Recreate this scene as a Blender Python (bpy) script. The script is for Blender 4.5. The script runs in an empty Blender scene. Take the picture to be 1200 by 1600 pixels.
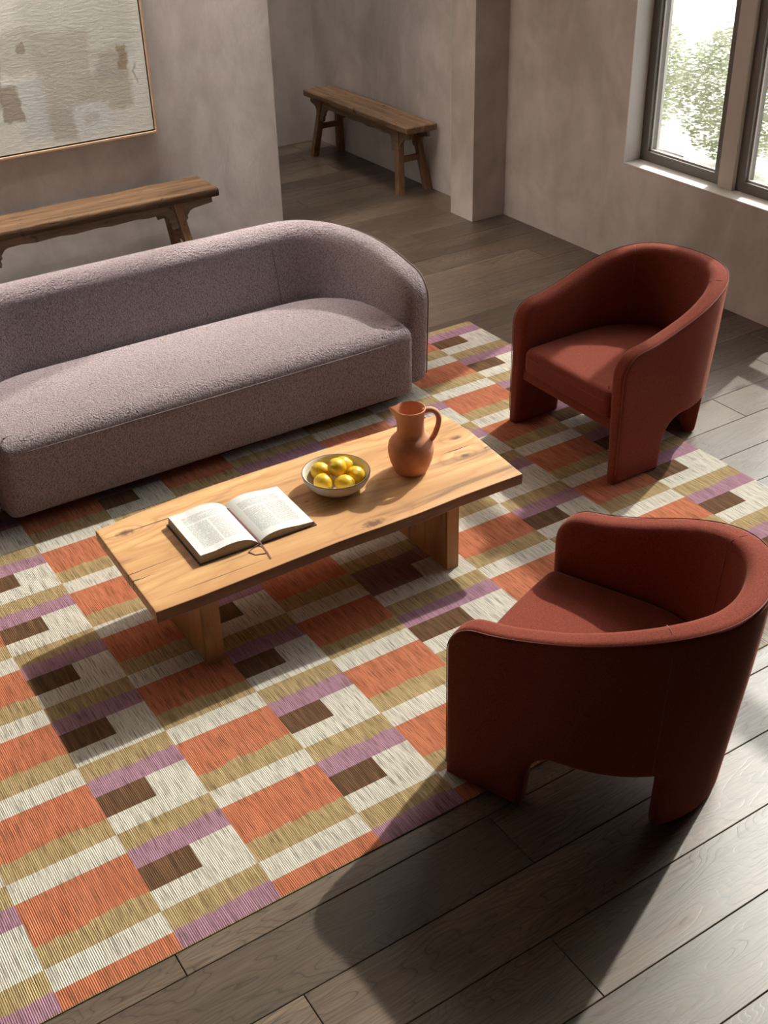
import bpy, bmesh, math, random
from mathutils import Vector, Matrix, noise
random.seed(7)
S = bpy.context.scene
C = S.collection
PI = math.pi

# ------------------------------------------------------------------ camera
def cam_rows(yaw, pitch, roll):
    cy, sy, cp, sp = math.cos(yaw), math.sin(yaw), math.cos(pitch), math.sin(pitch)
    fwd = Vector((-sy*cp, cy*cp, -sp)); right = Vector((cy, sy, 0)); up = right.cross(fwd)
    c, s = math.cos(roll), math.sin(roll)
    return c*right + s*up, -s*right + c*up, fwd
r_, u_, f_ = cam_rows(-0.55624262, 0.57423288, -0.02923304)
cd = bpy.data.cameras.new('camera'); cam = bpy.data.objects.new('camera', cd); C.objects.link(cam)
cd.sensor_fit = 'VERTICAL'; cd.sensor_height = 32.0; cd.lens = 1815.271*32/1600
cd.clip_start = .05; cd.clip_end = 200
M = Matrix((r_, u_, -f_)).transposed().to_4x4(); M.translation = Vector((0, 0, 2.7))
cam.matrix_world = M
S.camera = cam

# ------------------------------------------------------------------ sun, sky, exposure
SUN_DIR = Vector((-1.10, -.385, -1.0)).normalized()
sl = bpy.data.lights.new('sun', 'SUN'); sl.energy = 5.3; sl.angle = math.radians(.9); sl.color = (1, .95, .89)
so = bpy.data.objects.new('sun', sl); C.objects.link(so)
so.rotation_mode = 'QUATERNION'; so.rotation_quaternion = SUN_DIR.to_track_quat('-Z', 'Y'); so.location = (9, 7, 8)
W = bpy.data.worlds.new('sky'); S.world = W; W.use_nodes = True
wn = W.node_tree.nodes; bg = wn['Background']
sky = wn.new('ShaderNodeTexSky'); sky.sky_type = 'NISHITA'; sky.sun_disc = False
sky.sun_elevation = math.radians(40); sky.sun_rotation = math.radians(68); sky.dust_density = 4; sky.air_density = 1
hs = wn.new('ShaderNodeHueSaturation'); hs.inputs['Saturation'].default_value = .35
W.node_tree.links.new(sky.outputs[0], hs.inputs['Color']); W.node_tree.links.new(hs.outputs[0], bg.inputs[0])
bg.inputs[1].default_value = .36
def fill_area_lamp(name, x, y, sx, sy, power):      # added fill lamps in invented ceiling openings, brightening the back walls
    l = bpy.data.lights.new(name, 'AREA'); l.shape = 'RECTANGLE'; l.size = sx; l.size_y = sy; l.energy = power; l.color = (1, .95, .90); l.spread = math.radians(120)
    o = bpy.data.objects.new(name, l); C.objects.link(o); o.location = (x, y, 5.72)
fill_area_lamp('fill_lamp_slot', .75, 6.40, 4.4, .75, 710)
fill_area_lamp('fill_lamp_alcove', 4.24, 7.83, 1.15, 1.6, 48)
S.view_settings.view_transform = 'Standard'; S.view_settings.look = 'None'
S.view_settings.exposure = 0.0; S.view_settings.gamma = 1.0; S.view_settings.use_curve_mapping = False

# ------------------------------------------------------------------ node helper
class NT:
    def __init__(self, name):
        self.m = bpy.data.materials.new(name); self.m.use_nodes = True
        self.t = self.m.node_tree; self.b = self.t.nodes['Principled BSDF']
        self.out = self.t.nodes['Material Output']
    def n(self, typ, ins=None, **kw):
        nd = self.t.nodes.new('ShaderNode'+typ)
        for k, v in kw.items(): setattr(nd, k, v)
        if ins:
            for k, v in ins.items(): self.set(nd.inputs[k], v)
        return nd
    def set(self, sock, v):
        if isinstance(v, bpy.types.NodeSocket): self.t.links.new(v, sock)
        elif isinstance(v, bpy.types.Node): self.t.links.new(v.outputs[0], sock)
        else:
            if hasattr(sock.default_value, '__len__') and not hasattr(v, '__len__'): v = [v]*len(sock.default_value)
            if hasattr(sock.default_value, '__len__') and len(sock.default_value) == 4 and len(v) == 3: v = (*v, 1)
            sock.default_value = v
    def math(self, op, a, b=0.0, c=None, clamp=False):
        nd = self.n('Math', {0: a, 1: b}, operation=op, use_clamp=clamp)
        if c is not None: self.set(nd.inputs[2], c)
        return nd.outputs[0]
    def coord(self, kind='Object'): return self.n('TexCoord').outputs[kind]
    def mapping(self, v, loc=(0,0,0), rot=(0,0,0), scale=(1,1,1)):
        return self.n('Mapping', {'Vector': v, 'Location': loc, 'Rotation': rot, 'Scale': scale}).outputs[0]
    def noise(self, v, scale, detail=3, rough=.5, dist=0):
        return self.n('TexNoise', {'Vector': v, 'Scale': scale, 'Detail': detail, 'Roughness': rough, 'Distortion': dist}).outputs[0]
    def ramp(self, f, stops, interp='LINEAR'):
        nd = self.n('ValToRGB', {'Fac': f}); cr = nd.color_ramp; cr.interpolation = interp
        while len(cr.elements) < len(stops): cr.elements.new(.5)
        for e, (p, c) in zip(cr.elements, stops):
            e.position = p; e.color = (*c, 1) if hasattr(c, '__len__') else (c, c, c, 1)
        return nd.outputs[0]
    def mix(self, f, a, b, mode='MIX'):
        nd = self.n('Mix', data_type='RGBA', blend_type=mode)
        self.set(nd.inputs[0], f); self.set(nd.inputs[6], a); self.set(nd.inputs[7], b)
        return nd.outputs[2]
    def bump(self, h, strength=.5, dist=.01, normal=None):
        nd = self.n('Bump', {'Height': h, 'Strength': strength, 'Distance': dist})
        if normal is not None: self.set(nd.inputs['Normal'], normal)
        return nd.outputs[0]
    def fin(self, color=None, rough=None, normal=None, **kw):
        if color is not None: self.set(self.b.inputs['Base Color'], color)
        if rough is not None: self.set(self.b.inputs['Roughness'], rough)
        if normal is not None: self.set(self.b.inputs['Normal'], normal)
        for k, v in kw.items(): self.set(self.b.inputs[k.replace('_', ' ')], v)
        return self.m

# ------------------------------------------------------------------ materials
def mat_plaster(name, a=(.47, .415, .375), b=(.71, .645, .60)):
    t = NT(name); v = t.coord()
    n1 = t.noise(v, 1.3, 6, .62, .6); n2 = t.noise(t.mapping(v, scale=(1, 1, .45)), 5, 5, .6, .4)
    f = t.math('MULTIPLY_ADD', n1, .65, t.math('MULTIPLY', n2, .35))
    col = t.ramp(f, [(.38, a), (.62, b)])
    h = t.math('ADD', n2, t.math('MULTIPLY', t.noise(v, 45, 4, .6), .25))
    return t.fin(col, .82, t.bump(h, .35, .012))

def mat_plain(name, col, rough=.6, metal=0, bump=None, **kw):
    t = NT(name)
    nrm = t.bump(t.noise(t.coord(), bump[0], 4, .6), bump[1], bump[2]) if bump else None
    return t.fin(col, rough, nrm, Metallic=metal, **kw)

def mat_floor():
    t = NT('stained_oak'); v = t.coord()
    at = t.n('Attribute', attribute_name='rnd'); r = at.outputs['Fac']
    sh = t.n('CombineXYZ', {0: t.math('MULTIPLY', r, 37.0), 1: t.math('MULTIPLY', r, 11.0), 2: t.math('MULTIPLY', r, 5.0)})
    p = t.n('VectorMath', {0: v, 1: sh.outputs[0]}, operation='ADD').outputs[0]
    warp = t.noise(t.mapping(p, scale=(.9, 4.2, 1)), 1.0, 3, .45, .25)
    rings = t.math('MULTIPLY', warp, 46.0)
    tri = t.math('FRACT', rings)
    line = t.ramp(tri, [(0, .0), (.16, .9), (.5, 1), (1, .75)])
    fine = t.noise(t.mapping(p, scale=(6, 150, 1)), 1.0, 4, .6)
    broad = t.noise(t.mapping(p, scale=(.7, 5, 1)), 1.0, 4, .6)
    kv = t.n('TexVoronoi', {'Vector': t.mapping(p, scale=(.75, 2.0, 0)), 'Scale': 1.0})
    knot = t.ramp(kv.outputs['Distance'], [(.02, 1.0), (.075, .0)])
    base = t.ramp(broad, [(.3, (.098, .067, .045)), (.7, (.18, .13, .089))])
    tone = t.ramp(r, [(0, .72), (.5, 1.0), (1, 1.32)])
    base = t.mix(1.0, base, tone, 'MULTIPLY')
    c = t.mix(t.math('MULTIPLY', t.math('SUBTRACT', 1.0, line), .8), base, (.022, .015, .011))
    c = t.mix(t.math('MULTIPLY', t.ramp(fine, [(.42, 1.0), (.6, .0)]), .4), c, (.03, .021, .015))
    c = t.mix(t.math('MULTIPLY', knot, .8), c, (.02, .013, .009))
    hh = t.math('ADD', t.math('MULTIPLY', line, .6), t.math('MULTIPLY', fine, .6))
    rg = t.ramp(fine, [(.3, .42), (.7, .28)])
    return t.fin(c, rg, t.bump(hh, .13, .0015), Specular_IOR_Level=.62)

def mat_rug(name, col, dark, amt=.5):
    t = NT(name); v = t.coord()
    rib = t.n('TexWave', {'Vector': v, 'Scale': 52.0, 'Distortion': .5, 'Detail': 2, 'Detail Scale': 2}, wave_type='BANDS', bands_direction='X').outputs['Fac']
    thr = t.noise(t.mapping(v, scale=(330, 11, 1)), 1.0, 2, .6)
    slub = t.noise(t.mapping(v, scale=(70, 5, 1)), 1.0, 3, .6)
    fuzz = t.noise(v, 420, 3, .6)
    c = t.mix(t.math('MULTIPLY', t.ramp(slub, [(.36, 1.0), (.62, 0.0)]), amt), col, dark)
    c = t.mix(t.math('MULTIPLY', t.ramp(thr, [(.37, 1.0), (.50, 0.0)]), .6), c, (.06, .04, .025))
    c = t.mix(.28, c, t.mix(1.0, c, t.ramp(fuzz, [(.3, .35), (.7, 1.6)]), 'MULTIPLY'))
    h = t.math('ADD', rib, t.math('MULTIPLY', fuzz, .7))
    h = t.math('ADD', h, t.math('MULTIPLY', thr, .8))
    return t.fin(c, .95, t.bump(h, .6, .002), Specular_IOR_Level=.1)

def mat_boucle():
    t = NT('mauve_boucle'); v = t.coord()
    w = t.n('VectorMath', {0: v, 1: t.n('VectorMath', {0: t.n('TexNoise', {'Vector': v, 'Scale': 60, 'Detail': 2}).outputs[1], 1: (.012, .012, .012)}, operation='MULTIPLY').outputs[0]}, operation='ADD').outputs[0]
    vo = t.n('TexVoronoi', {'Vector': w, 'Scale': 150}, feature='SMOOTH_F1').outputs['Distance']
    n1 = t.noise(w, 105, 4, .7)
    h = t.math('ADD', t.math('MULTIPLY', t.math('SUBTRACT', 1.0, vo), 1.0), n1)
    c = t.ramp(t.math('ADD', t.math('MULTIPLY', vo, .55), t.math('MULTIPLY', n1, .4)), [(.25, (.55, .455, .462)), (.60, (.29, .225, .228))])
    return t.fin(c, .95, t.bump(h, 1.0, .013), Specular_IOR_Level=.1, Sheen_Weight=.3, Sheen_Roughness=.4, Sheen_Tint=(.9, .78, .76))

def mat_felt():
    t = NT('terracotta_wool'); v = t.coord()
    n1 = t.noise(v, 260, 4, .65); n2 = t.noise(v, 900, 2, .6); n3 = t.noise(v, 3, 2)
    f = t.math('ADD', t.math('MULTIPLY', n1, .5), t.math('MULTIPLY', n2, .5))
    c = t.ramp(f, [(.35, (.11, .022, .013)), (.65, (.32, .072, .044))])
    return t.fin(c, .9, t.bump(f, .5, .003), Specular_IOR_Level=.15, Sheen_Weight=.3, Sheen_Roughness=.3, Sheen_Tint=(1.0, .50, .36))

def mat_table(name='pale_knotty_wood', axis='X', knots=(), cracks=(), light=(.74, .455, .205), mid=(.47, .23, .085), dark=(.15, .06, .024)):
    t = NT(name); v = t.coord()
    sx = t.n('SeparateXYZ', {0: v})
    if axis == 'X': along, across = sx.outputs[0], sx.outputs[1]
    else: along, across = sx.outputs[2], sx.outputs[1]
    warp = t.noise(t.mapping(v, scale=(1.1, 3.5, 3.5) if axis == 'X' else (3.5, 3.5, 1.3)), 1.0, 4, .5, .3)
    phase = t.math('ADD', t.math('MULTIPLY', across, 9.0), t.math('MULTIPLY', warp, 5.5))
    kd = None; kf = None
    for (kx, ky, ka, kr) in knots:
        dx = t.math('MULTIPLY', t.math('SUBTRACT', along, kx), .45); dy = t.math('SUBTRACT', across, ky)
        d2 = t.math('ADD', t.math('MULTIPLY', dx, dx), t.math('MULTIPLY', dy, dy))
        g = t.math('EXPONENT', t.math('MULTIPLY', d2, -1.0/(ka*ka)))
        phase = t.math('ADD', phase, t.math('MULTIPLY', g, 2.2))
        dj = t.math('ADD', t.math('SQRT', d2), t.math('MULTIPLY', t.math('SUBTRACT', t.noise(v, 60, 3), .5), kr*1.3))
        k = t.ramp(t.math('DIVIDE', dj, kr), [(.35, 1.0), (1.0, 0.0)])
        kf = k if kf is None else t.math('MAXIMUM', kf, k)
    band = t.math('FRACT', phase)
    fine = t.noise(t.mapping(v, scale=(7, 120, 120) if axis == 'X' else (120, 120, 7)), 1.0, 4, .6)
    broad = t.noise(t.mapping(v, scale=(.8, 7, 7) if axis == 'X' else (7, 7, .8)), 1.0, 3, .5)
    c = t.ramp(broad, [(.32, mid), (.62, light)])
    c = t.mix(t.ramp(band, [(0, .75), (.12, .35), (.5, 0.0), (.88, .35), (1, .9)]), c, mid)
    c = t.mix(t.ramp(t.noise(t.mapping(v, loc=(3, 1, 0), scale=(1.6, 16, 16) if axis == 'X' else (16, 16, 1.6)), 1.0, 3, .6, .4), [(.56, 0.0), (.70, .75)]), c, dark)
    c = t.mix(t.math('MULTIPLY', t.ramp(fine, [(.35, 1.0), (.55, 0.0)]), .35), c, mid)
    crack = t.noise(t.mapping(v, loc=(.3, .2, 0), scale=(1.3, 60, 60) if axis == 'X' else (60, 60, 1.3)), 1.0, 1, .4)
    c = t.mix(t.ramp(crack, [(.755, 0.0), (.79, .85)]), c, (.05, .02, .01))
    for (a0, a1, b0, b1, wd) in cracks:
        q = t.math('DIVIDE', t.math('SUBTRACT', along, a0), a1-a0)
        yy = t.math('SUBTRACT', t.math('SUBTRACT', across, t.math('MULTIPLY_ADD', q, b1-b0, b0)), t.math('MULTIPLY', t.math('SUBTRACT', t.noise(v, 30, 2), .5), .008))
        wv = t.math('MULTIPLY', t.math('SUBTRACT', 1.0, t.math('ABSOLUTE', t.math('MULTIPLY_ADD', q, 2.0, -1.0)) if a0 > -.7 else q), wd)
        inside = t.math('LESS_THAN', t.math('ABSOLUTE', yy), wv)
        c = t.mix(t.math('MULTIPLY', inside, t.math('GREATER_THAN', q, 0.0)), c, (.045, .018, .01))
    if kf is not None: c = t.mix(t.math('MULTIPLY', kf, .85), c, (.10, .035, .018))
    return t.fin(c, .5, t.bump(t.math('ADD', fine, t.math('MULTIPLY', band, .3)), .25, .002), Specular_IOR_Level=.4)

def mat_old_wood(name, a, b, dk=(.035, .02, .012), axis='X', spec=.3):
    t = NT(name); v = t.coord()
    sc = {'X': (2.0, 26, 26), 'Y': (26, 2.0, 26), 'Z': (26, 26, 2.0)}[axis]
    g = t.noise(t.mapping(v, scale=sc), 1.0, 5, .65, .5); pt = t.noise(v, 14, 5, .65)
    c = t.ramp(g, [(.3, a), (.68, b)])
    c = t.mix(t.ramp(pt, [(.60, 0.0), (.72, .8)]), c, dk)
    h = t.math('SUBTRACT', g, t.ramp(pt, [(.6, 0.0), (.75, .8)]))
    return t.fin(c, .68, t.bump(h, .7, .006), Specular_IOR_Level=spec)

def mat_clay():
    t = NT('terracotta_clay'); v = t.coord()
    n1 = t.noise(v, 9, 5, .6); sp = t.noise(v, 34, 5, .7)
    c = t.ramp(n1, [(.3, (.48, .20, .11)), (.7, (.68, .33, .20))])
    z = t.n('SeparateXYZ', {0: v}).outputs[2]
    zone = t.math('MULTIPLY', t.ramp(z, [(.03, 0.0), (.07, 1.0), (.15, 1.0), (.17, .0)]), t.ramp(sp, [(.62, 0.0), (.68, 1.0)]))
    c = t.mix(t.math('MULTIPLY', zone, .7), c, (.12, .035, .02))
    return t.fin(c, .75, t.bump(t.math('ADD', n1, sp), .25, .003), Specular_IOR_Level=.25)

def mat_page():
    t = NT('printed_page'); uv = t.coord('UV'); s = t.n('SeparateXYZ', {0: uv}); u, v = s.outputs[0], s.outputs[1]
    def rng(x, a, b): return t.math('MULTIPLY', t.math('GREATER_THAN', x, a), t.math('LESS_THAN', x, b))
    ln = t.math('LESS_THAN', t.math('FRACT', t.math('MULTIPLY', v, 46.0)), .5)
    wd = t.math('GREATER_THAN', t.noise(t.mapping(uv, scale=(46, 46, 1)), 1.0, 2, .8), .44)
    fullw = t.math('MULTIPLY', rng(u, .14, .86), rng(v, .70, .86))
    ttl = t.math('MULTIPLY', rng(u, .40, .62), rng(v, .79, .81))
    c1 = t.math('MULTIPLY', rng(u, .14, .485), rng(v, .12, .665)); c2 = t.math('MULTIPLY', rng(u, .52, .86), rng(v, .14, .665))
    area = t.math('MAXIMUM', t.math('SUBTRACT', fullw, ttl, clamp=True), t.math('MAXIMUM', c1, c2))
    f = t.math('MULTIPLY', t.math('MULTIPLY', ln, wd), area)
    c = t.mix(t.math('MULTIPLY', f, .62), (.68, .665, .63), (.10, .09, .09))
    return t.fin(c, .85)

def mat_canvas():
    t = NT('abstract_canvas'); v = t.coord()
    nz = t.n('TexNoise', {'Vector': v, 'Scale': 9, 'Detail': 4, 'Roughness': .6}).outputs[1]
    off = t.n('VectorMath', {0: t.n('VectorMath', {0: nz, 1: (.5, .5, .5)}, operation='SUBTRACT').outputs[0], 1: (.10, .10, .10)}, operation='MULTIPLY').outputs[0]
    w = t.n('VectorMath', {0: v, 1: off}, operation='ADD').outputs[0]
    s = t.n('SeparateXYZ', {0: w}); X, Z = s.outputs[0], s.outputs[2]
    c = t.ramp(t.noise(v, 3, 5, .6), [(.3, (.56, .56, .50)), (.7, (.68, .68, .62))])
    def patch(c, x0, x1, z0, z1, col, soft=.012, op=1.0):
        cx, cz, hx, hz = (x0+x1)/2, (z0+z1)/2, (x1-x0)/2, (z1-z0)/2
        dx = t.math('SUBTRACT', t.math('ABSOLUTE', t.math('SUBTRACT', X, cx)), hx)
        dz = t.math('SUBTRACT', t.math('ABSOLUTE', t.math('SUBTRACT', Z, cz)), hz)
        d = t.math('MAXIMUM', dx, dz)
        m = t.math('SUBTRACT', .5, t.math('DIVIDE', d, soft*2), clamp=True)
        return t.mix(t.math('MULTIPLY', m, op), c, col)
    for a in PATCHES: c = patch(c, *a)
    h = t.noise(t.mapping(v, scale=(1, 1, 2.5)), 26, 5, .7, .5)
    return t.fin(c, .8, t.bump(h, .4, .006))

PATCHES = [  # x0,x1,z0,z1 on the wall, colour, softness, opacity
    (1.98, 2.62, 1.30, 1.75, (.52, .53, .46), .03, .9),
    (1.70, 2.06, 1.27, 1.50, (.46, .44, .37), .02, .8),
    (2.02, 2.36, .93, 1.47, (.43, .41, .355), .02, .85),
    (1.90, 2.06, .90, 1.24, (.52, .53, .50), .02, .8),
    (2.26, 2.58, 1.00, 1.22, (.44, .42, .34), .015, .9),
    (2.38, 2.56, 1.16, 1.33, (.40, .37, .32), .02, .9),
    (2.52, 2.565, 1.22, 1.36, (.27, .20, .12), .006, .8),
    (2.06, 2.22, .87, 1.04, (.40, .375, .32), .015, .8),
    (2.21, 2.44, .88, 1.06, (.60, .61, .58), .015, .9),
    (2.27, 2.36, .94, 1.00, (.47, .455, .41), .01, .8),
    (1.72, 1.82, 1.10, 1.33, (.36, .34, .30), .01, .85),
    (1.80, 1.91, 1.02, 1.22, (.30, .25, .195), .006, .9),
    (2.61, 2.625, 1.12, 1.24, (.36, .33, .28), .004, .7),
    (1.95, 1.99, 1.38, 1.43, (.24, .19, .11), .004, .7),
    (1.20, 1.60, 1.2, 1.9, (.40, .38, .31), .02, .9),
    (2.0, 2.5, 1.7, 2.1, (.62, .63, .58), .02, .9),
]

def mat_glass():
    t = NT('window_glass')
    tr = t.n('BsdfTransparent', {'Color': (.96, .98, .97)}); gl = t.n('BsdfGlossy', {'Roughness': .02, 'Color': (1, 1, 1)})
    mx = t.n('MixShader', {0: .07, 1: tr.outputs[0], 2: gl.outputs[0]})
    t.t.links.new(mx.outputs[0], t.out.inputs['Surface'])
    return t.m

MT = {}
CRACKS = ((-.776, -.53, -.041, -.030, .0026), (-.776, -.67, -.083, -.086, .0036), (.585, .745, .015, .014, .0034), (.76, .80, -.045, -.040, .003))
MT['plaster'] = mat_plaster('taupe_plaster')
MT['reveal'] = mat_plaster('pale_reveal_plaster', (.74, .68, .62), (.82, .76, .70))
MT['ceiling'] = mat_plain('ceiling_paint', (.16, .135, .115), .9)
MT['darkwall'] = mat_plaster('umber_plaster', (.09, .075, .065), (.13, .11, .095))
MT['floor'] = mat_floor()
MT['gap'] = mat_plain('joint_shadow_gap', (.015, .011, .009), .9)
MT['boucle'] = mat_boucle()
MT['felt'] = mat_felt()
MT['felt_seam'] = mat_plain('terracotta_piping', (.20, .045, .027), .9, Sheen_Weight=.3)
MT['mauve_seam'] = mat_plain('mauve_piping', (.22, .17, .17), .95)
MT['dark'] = mat_plain('dark_foot', (.02, .015, .012), .6)
MT['table'] = mat_table(knots=((.105, -.250, .065, .026), (.725, .093, .035, .015), (.672, -.044, .035, .015), (-.67, .215, .045, .022), (-.02, .02, .05, .006)),
    cracks=CRACKS)
MT['table_edge'] = mat_table('bark_edge', 'X', (), (), (.34, .175, .085), (.17, .078, .034), (.055, .024, .012))
MT['table_leg'] = mat_table('leg_wood', 'Z', (), (), (.55, .29, .12), (.38, .18, .07), (.09, .035, .015))
MT['clay'] = mat_clay()
MT['bowl'] = mat_plain('cream_stoneware', (.60, .55, .46), .55, bump=(90, .15, .002))
MT['bowl_rim'] = mat_plain('bare_rim', (.16, .115, .075), .7)
MT['lemon'] = mat_plain('lemon_skin', (.80, .49, .02), .40, bump=(240, .35, .002))
MT['lemon_tip'] = mat_plain('lemon_tip', (.35, .25, .05), .6)
MT['page'] = mat_page()
def mat_pageedge():
    t = NT('page_edges'); v = t.coord()
    f = t.noise(t.mapping(v, scale=(3, 3, 900)), 1.0, 2)
    return t.fin(t.ramp(f, [(.35, (.25, .21, .16)), (.65, (.50, .44, .35))]), .85)
MT['pageedge'] = mat_pageedge()
MT['cover'] = mat_plain('brown_cloth_cover', (.085, .035, .025), .75, bump=(300, .3, .001))
MT['ribbon'] = mat_plain('russet_ribbon', (.16, .045, .03), .6)
MT['frame_wood'] = mat_plain('pale_oak_frame', (.50, .33, .21), .55, bump=(40, .2, .001))
MT['frame_dark'] = mat_plain('shadow_gap_black', (.02, .015, .012), .8)
MT['canvas'] = mat_canvas()
MT['metal'] = mat_plain('greige_window_metal', (.16, .145, .125), .5)
MT['post'] = mat_plain('taupe_post_paint', (.56, .50, .44), .6)
MT['glass'] = mat_glass()
MT['bench_seat_front'] = mat_old_wood('bench_elm_brown', (.045, .024, .012), (.125, .072, .037), spec=.15)
MT['bench_seat_rear'] = mat_old_wood('bench_elm_worn', (.11, .062, .034), (.30, .185, .105))
MT['bench_leg'] = mat_old_wood('bench_leg_elm', (.14, .07, .033), (.30, .17, .09), axis='Z')
MT['bench_apron'] = mat_old_wood('bench_apron_grey', (.13, .085, .05), (.24, .165, .105))
MT['bench_apron_y'] = mat_old_wood('bench_apron_greyer', (.13, .095, .065), (.28, .22, .165), axis='Y')
MT['orange'] = mat_rug('rug_orange', (.50, .17, .088), (.34, .095, .045), .6)
MT['olive'] = mat_rug('rug_olive', (.42, .305, .155), (.24, .155, .065), .65)
MT['cream'] = mat_rug('rug_cream', (.60, .555, .475), (.42, .37, .30), .5)
MT['purple'] = mat_rug('rug_mauve', (.36, .20, .255), (.25, .12, .15), .5)
MT['brown'] = mat_rug('rug_brown', (.155, .08, .04), (.055, .026, .014), .7)
MT['plum'] = mat_rug('rug_plum', (.24, .135, .12), (.15, .075, .065), .6)
MT['ground'] = mat_plain('pale_gravel', (.80, .79, .75), .95, bump=(12, .5, .03))
def mat_leaf():
    t = NT('pale_leaf'); inf = t.n('ObjectInfo')
    n = t.noise(t.coord(), 3.0, 2)
    c = t.ramp(n, [(.3, (.36, .40, .26)), (.7, (.70, .71, .58))])
    tr = t.n('BsdfTranslucent', {'Color': c}); df = t.n('BsdfDiffuse', {'Color': c})
    mx = t.n('MixShader', {0: .5, 1: df.outputs[0], 2: tr.outputs[0]})
    t.t.links.new(mx.outputs[0], t.out.inputs['Surface']); return t.m
MT['leaf'] = mat_leaf()
MT['bark'] = mat_plain('shrub_bark', (.20, .15, .11), .9)

# ------------------------------------------------------------------ mesh helpers
def link(name, bm, mats, parent=None, smooth=None, loc=None):
    me = bpy.data.meshes.new(name); bm.normal_update(); bm.to_mesh(me); bm.free()
    for m in (mats if isinstance(mats, (list, tuple)) else [mats]): me.materials.append(m)
    if smooth is not None:
        me.polygons.foreach_set('use_smooth', [True]*len(me.polygons))
        if smooth < 180: me.set_sharp_from_angle(angle=math.radians(smooth))
    o = bpy.data.objects.new(name, me); C.objects.link(o)
    if parent is not None: o.parent = parent
    if loc is not None: o.location = loc
    return o
def thing(name, label, cat, loc=(0, 0, 0), rz=0, group=None):
    o = bpy.data.objects.new(name, None); C.objects.link(o); o.location = loc; o.rotation_euler = (0, 0, rz)
    o.empty_display_size = .1
    o['label'] = label; o['category'] = cat
    if group: o['group'] = group
    return o
def struct(o): o['kind'] = 'structure'; return o
def box(bm, x0, x1, y0, y1, z0, z1, mi=0):
    v = [bm.verts.new(p) for p in ((x0,y0,z0),(x1,y0,z0),(x1,y1,z0),(x0,y1,z0),(x0,y0,z1),(x1,y0,z1),(x1,y1,z1),(x0,y1,z1))]
    for q in ((3,2,1,0),(4,5,6,7),(0,1,5,4),(1,2,6,5),(2,3,7,6),(3,0,4,7)):
        bm.faces.new([v[i] for i in q]).material_index = mi
    return v
def bevel_all(bm, w, seg=2, ang=30):
    ed = [e for e in bm.edges if len(e.link_faces) == 2 and e.calc_face_angle(0) > math.radians(ang)]
    bmesh.ops.bevel(bm, geom=ed, offset=w, segments=seg, affect='EDGES', profile=.5)
def tube(bm, pts, r, seg=8, cap=True):
    pts = [Vector(p) for p in pts]; rings = []; n = len(pts)
    rr = r if hasattr(r, '__len__') else [r]*n
    up = None
    for i, p in enumerate(pts):
        d = (pts[min(i+1, n-1)] - pts[max(i-1, 0)]).normalized()
        if up is None: up = Vector((0, 0, 1)) if abs(d.z) < .9 else Vector((1, 0, 0))
        a = d.cross(up).normalized(); b = a.cross(d).normalized(); up = b
        rings.append([bm.verts.new(p + rr[i]*(math.cos(2*PI*k/seg)*a + math.sin(2*PI*k/seg)*b)) for k in range(seg)])
    for r0, r1 in zip(rings, rings[1:]):
        for k in range(seg): bm.faces.new((r0[k], r0[(k+1) % seg], r1[(k+1) % seg], r1[k]))
    if cap: bm.faces.new(rings[0][::-1]); bm.faces.new(rings[-1])
def lathe(bm, prof, seg=48, close=False):
    rings = []
    for (r, z) in prof:
        if r < 1e-5: rings.append([bm.verts.new((0, 0, z))])
        else: rings.append([bm.verts.new((r*math.cos(2*PI*k/seg), r*math.sin(2*PI*k/seg), z)) for k in range(seg)])
    for a, b in zip(rings, rings[1:]):
        for k in range(seg):
            k2 = (k+1) % seg
            q = [a[k % len(a)], a[k2 % len(a)], b[k2 % len(b)], b[k % len(b)]]
            u = []
            for x in q:
                if x not in u: u.append(x)
            if len(u) > 2: bm.faces.new(u)
def arc(cx, cy, r, a0, a1, n):
    return [(cx + r*math.cos(math.radians(a0+(a1-a0)*i/n)), cy + r*math.sin(math.radians(a0+(a1-a0)*i/n))) for i in range(n+1)]
def dens(pts, step):
    out = []
    for i, p in enumerate(pts):
        q = pts[(i+1) % len(pts)]; L = math.dist(p, q); n = max(1, int(L/step))
        for k in range(n): out.append((p[0]+(q[0]-p[0])*k/n, p[1]+(q[1]-p[1])*k/n))
    return out
def inset(pts, d):
    n = len(pts); out = []
    for i in range(n):
        a, b, c = Vector(pts[i-1]), Vector(pts[i]), Vector(pts[(i+1) % n])
        e1 = (b-a).normalized(); e2 = (c-b).normalized()
        n1 = Vector((-e1.y, e1.x)); n2 = Vector((-e2.y, e2.x)); m = (n1+n2)
        if m.length < 1e-6: m = n1
        m.normalize(); k = max(.35, m.dot(n1)); out.append(tuple(b + m*(d/k)))
    return out
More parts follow.
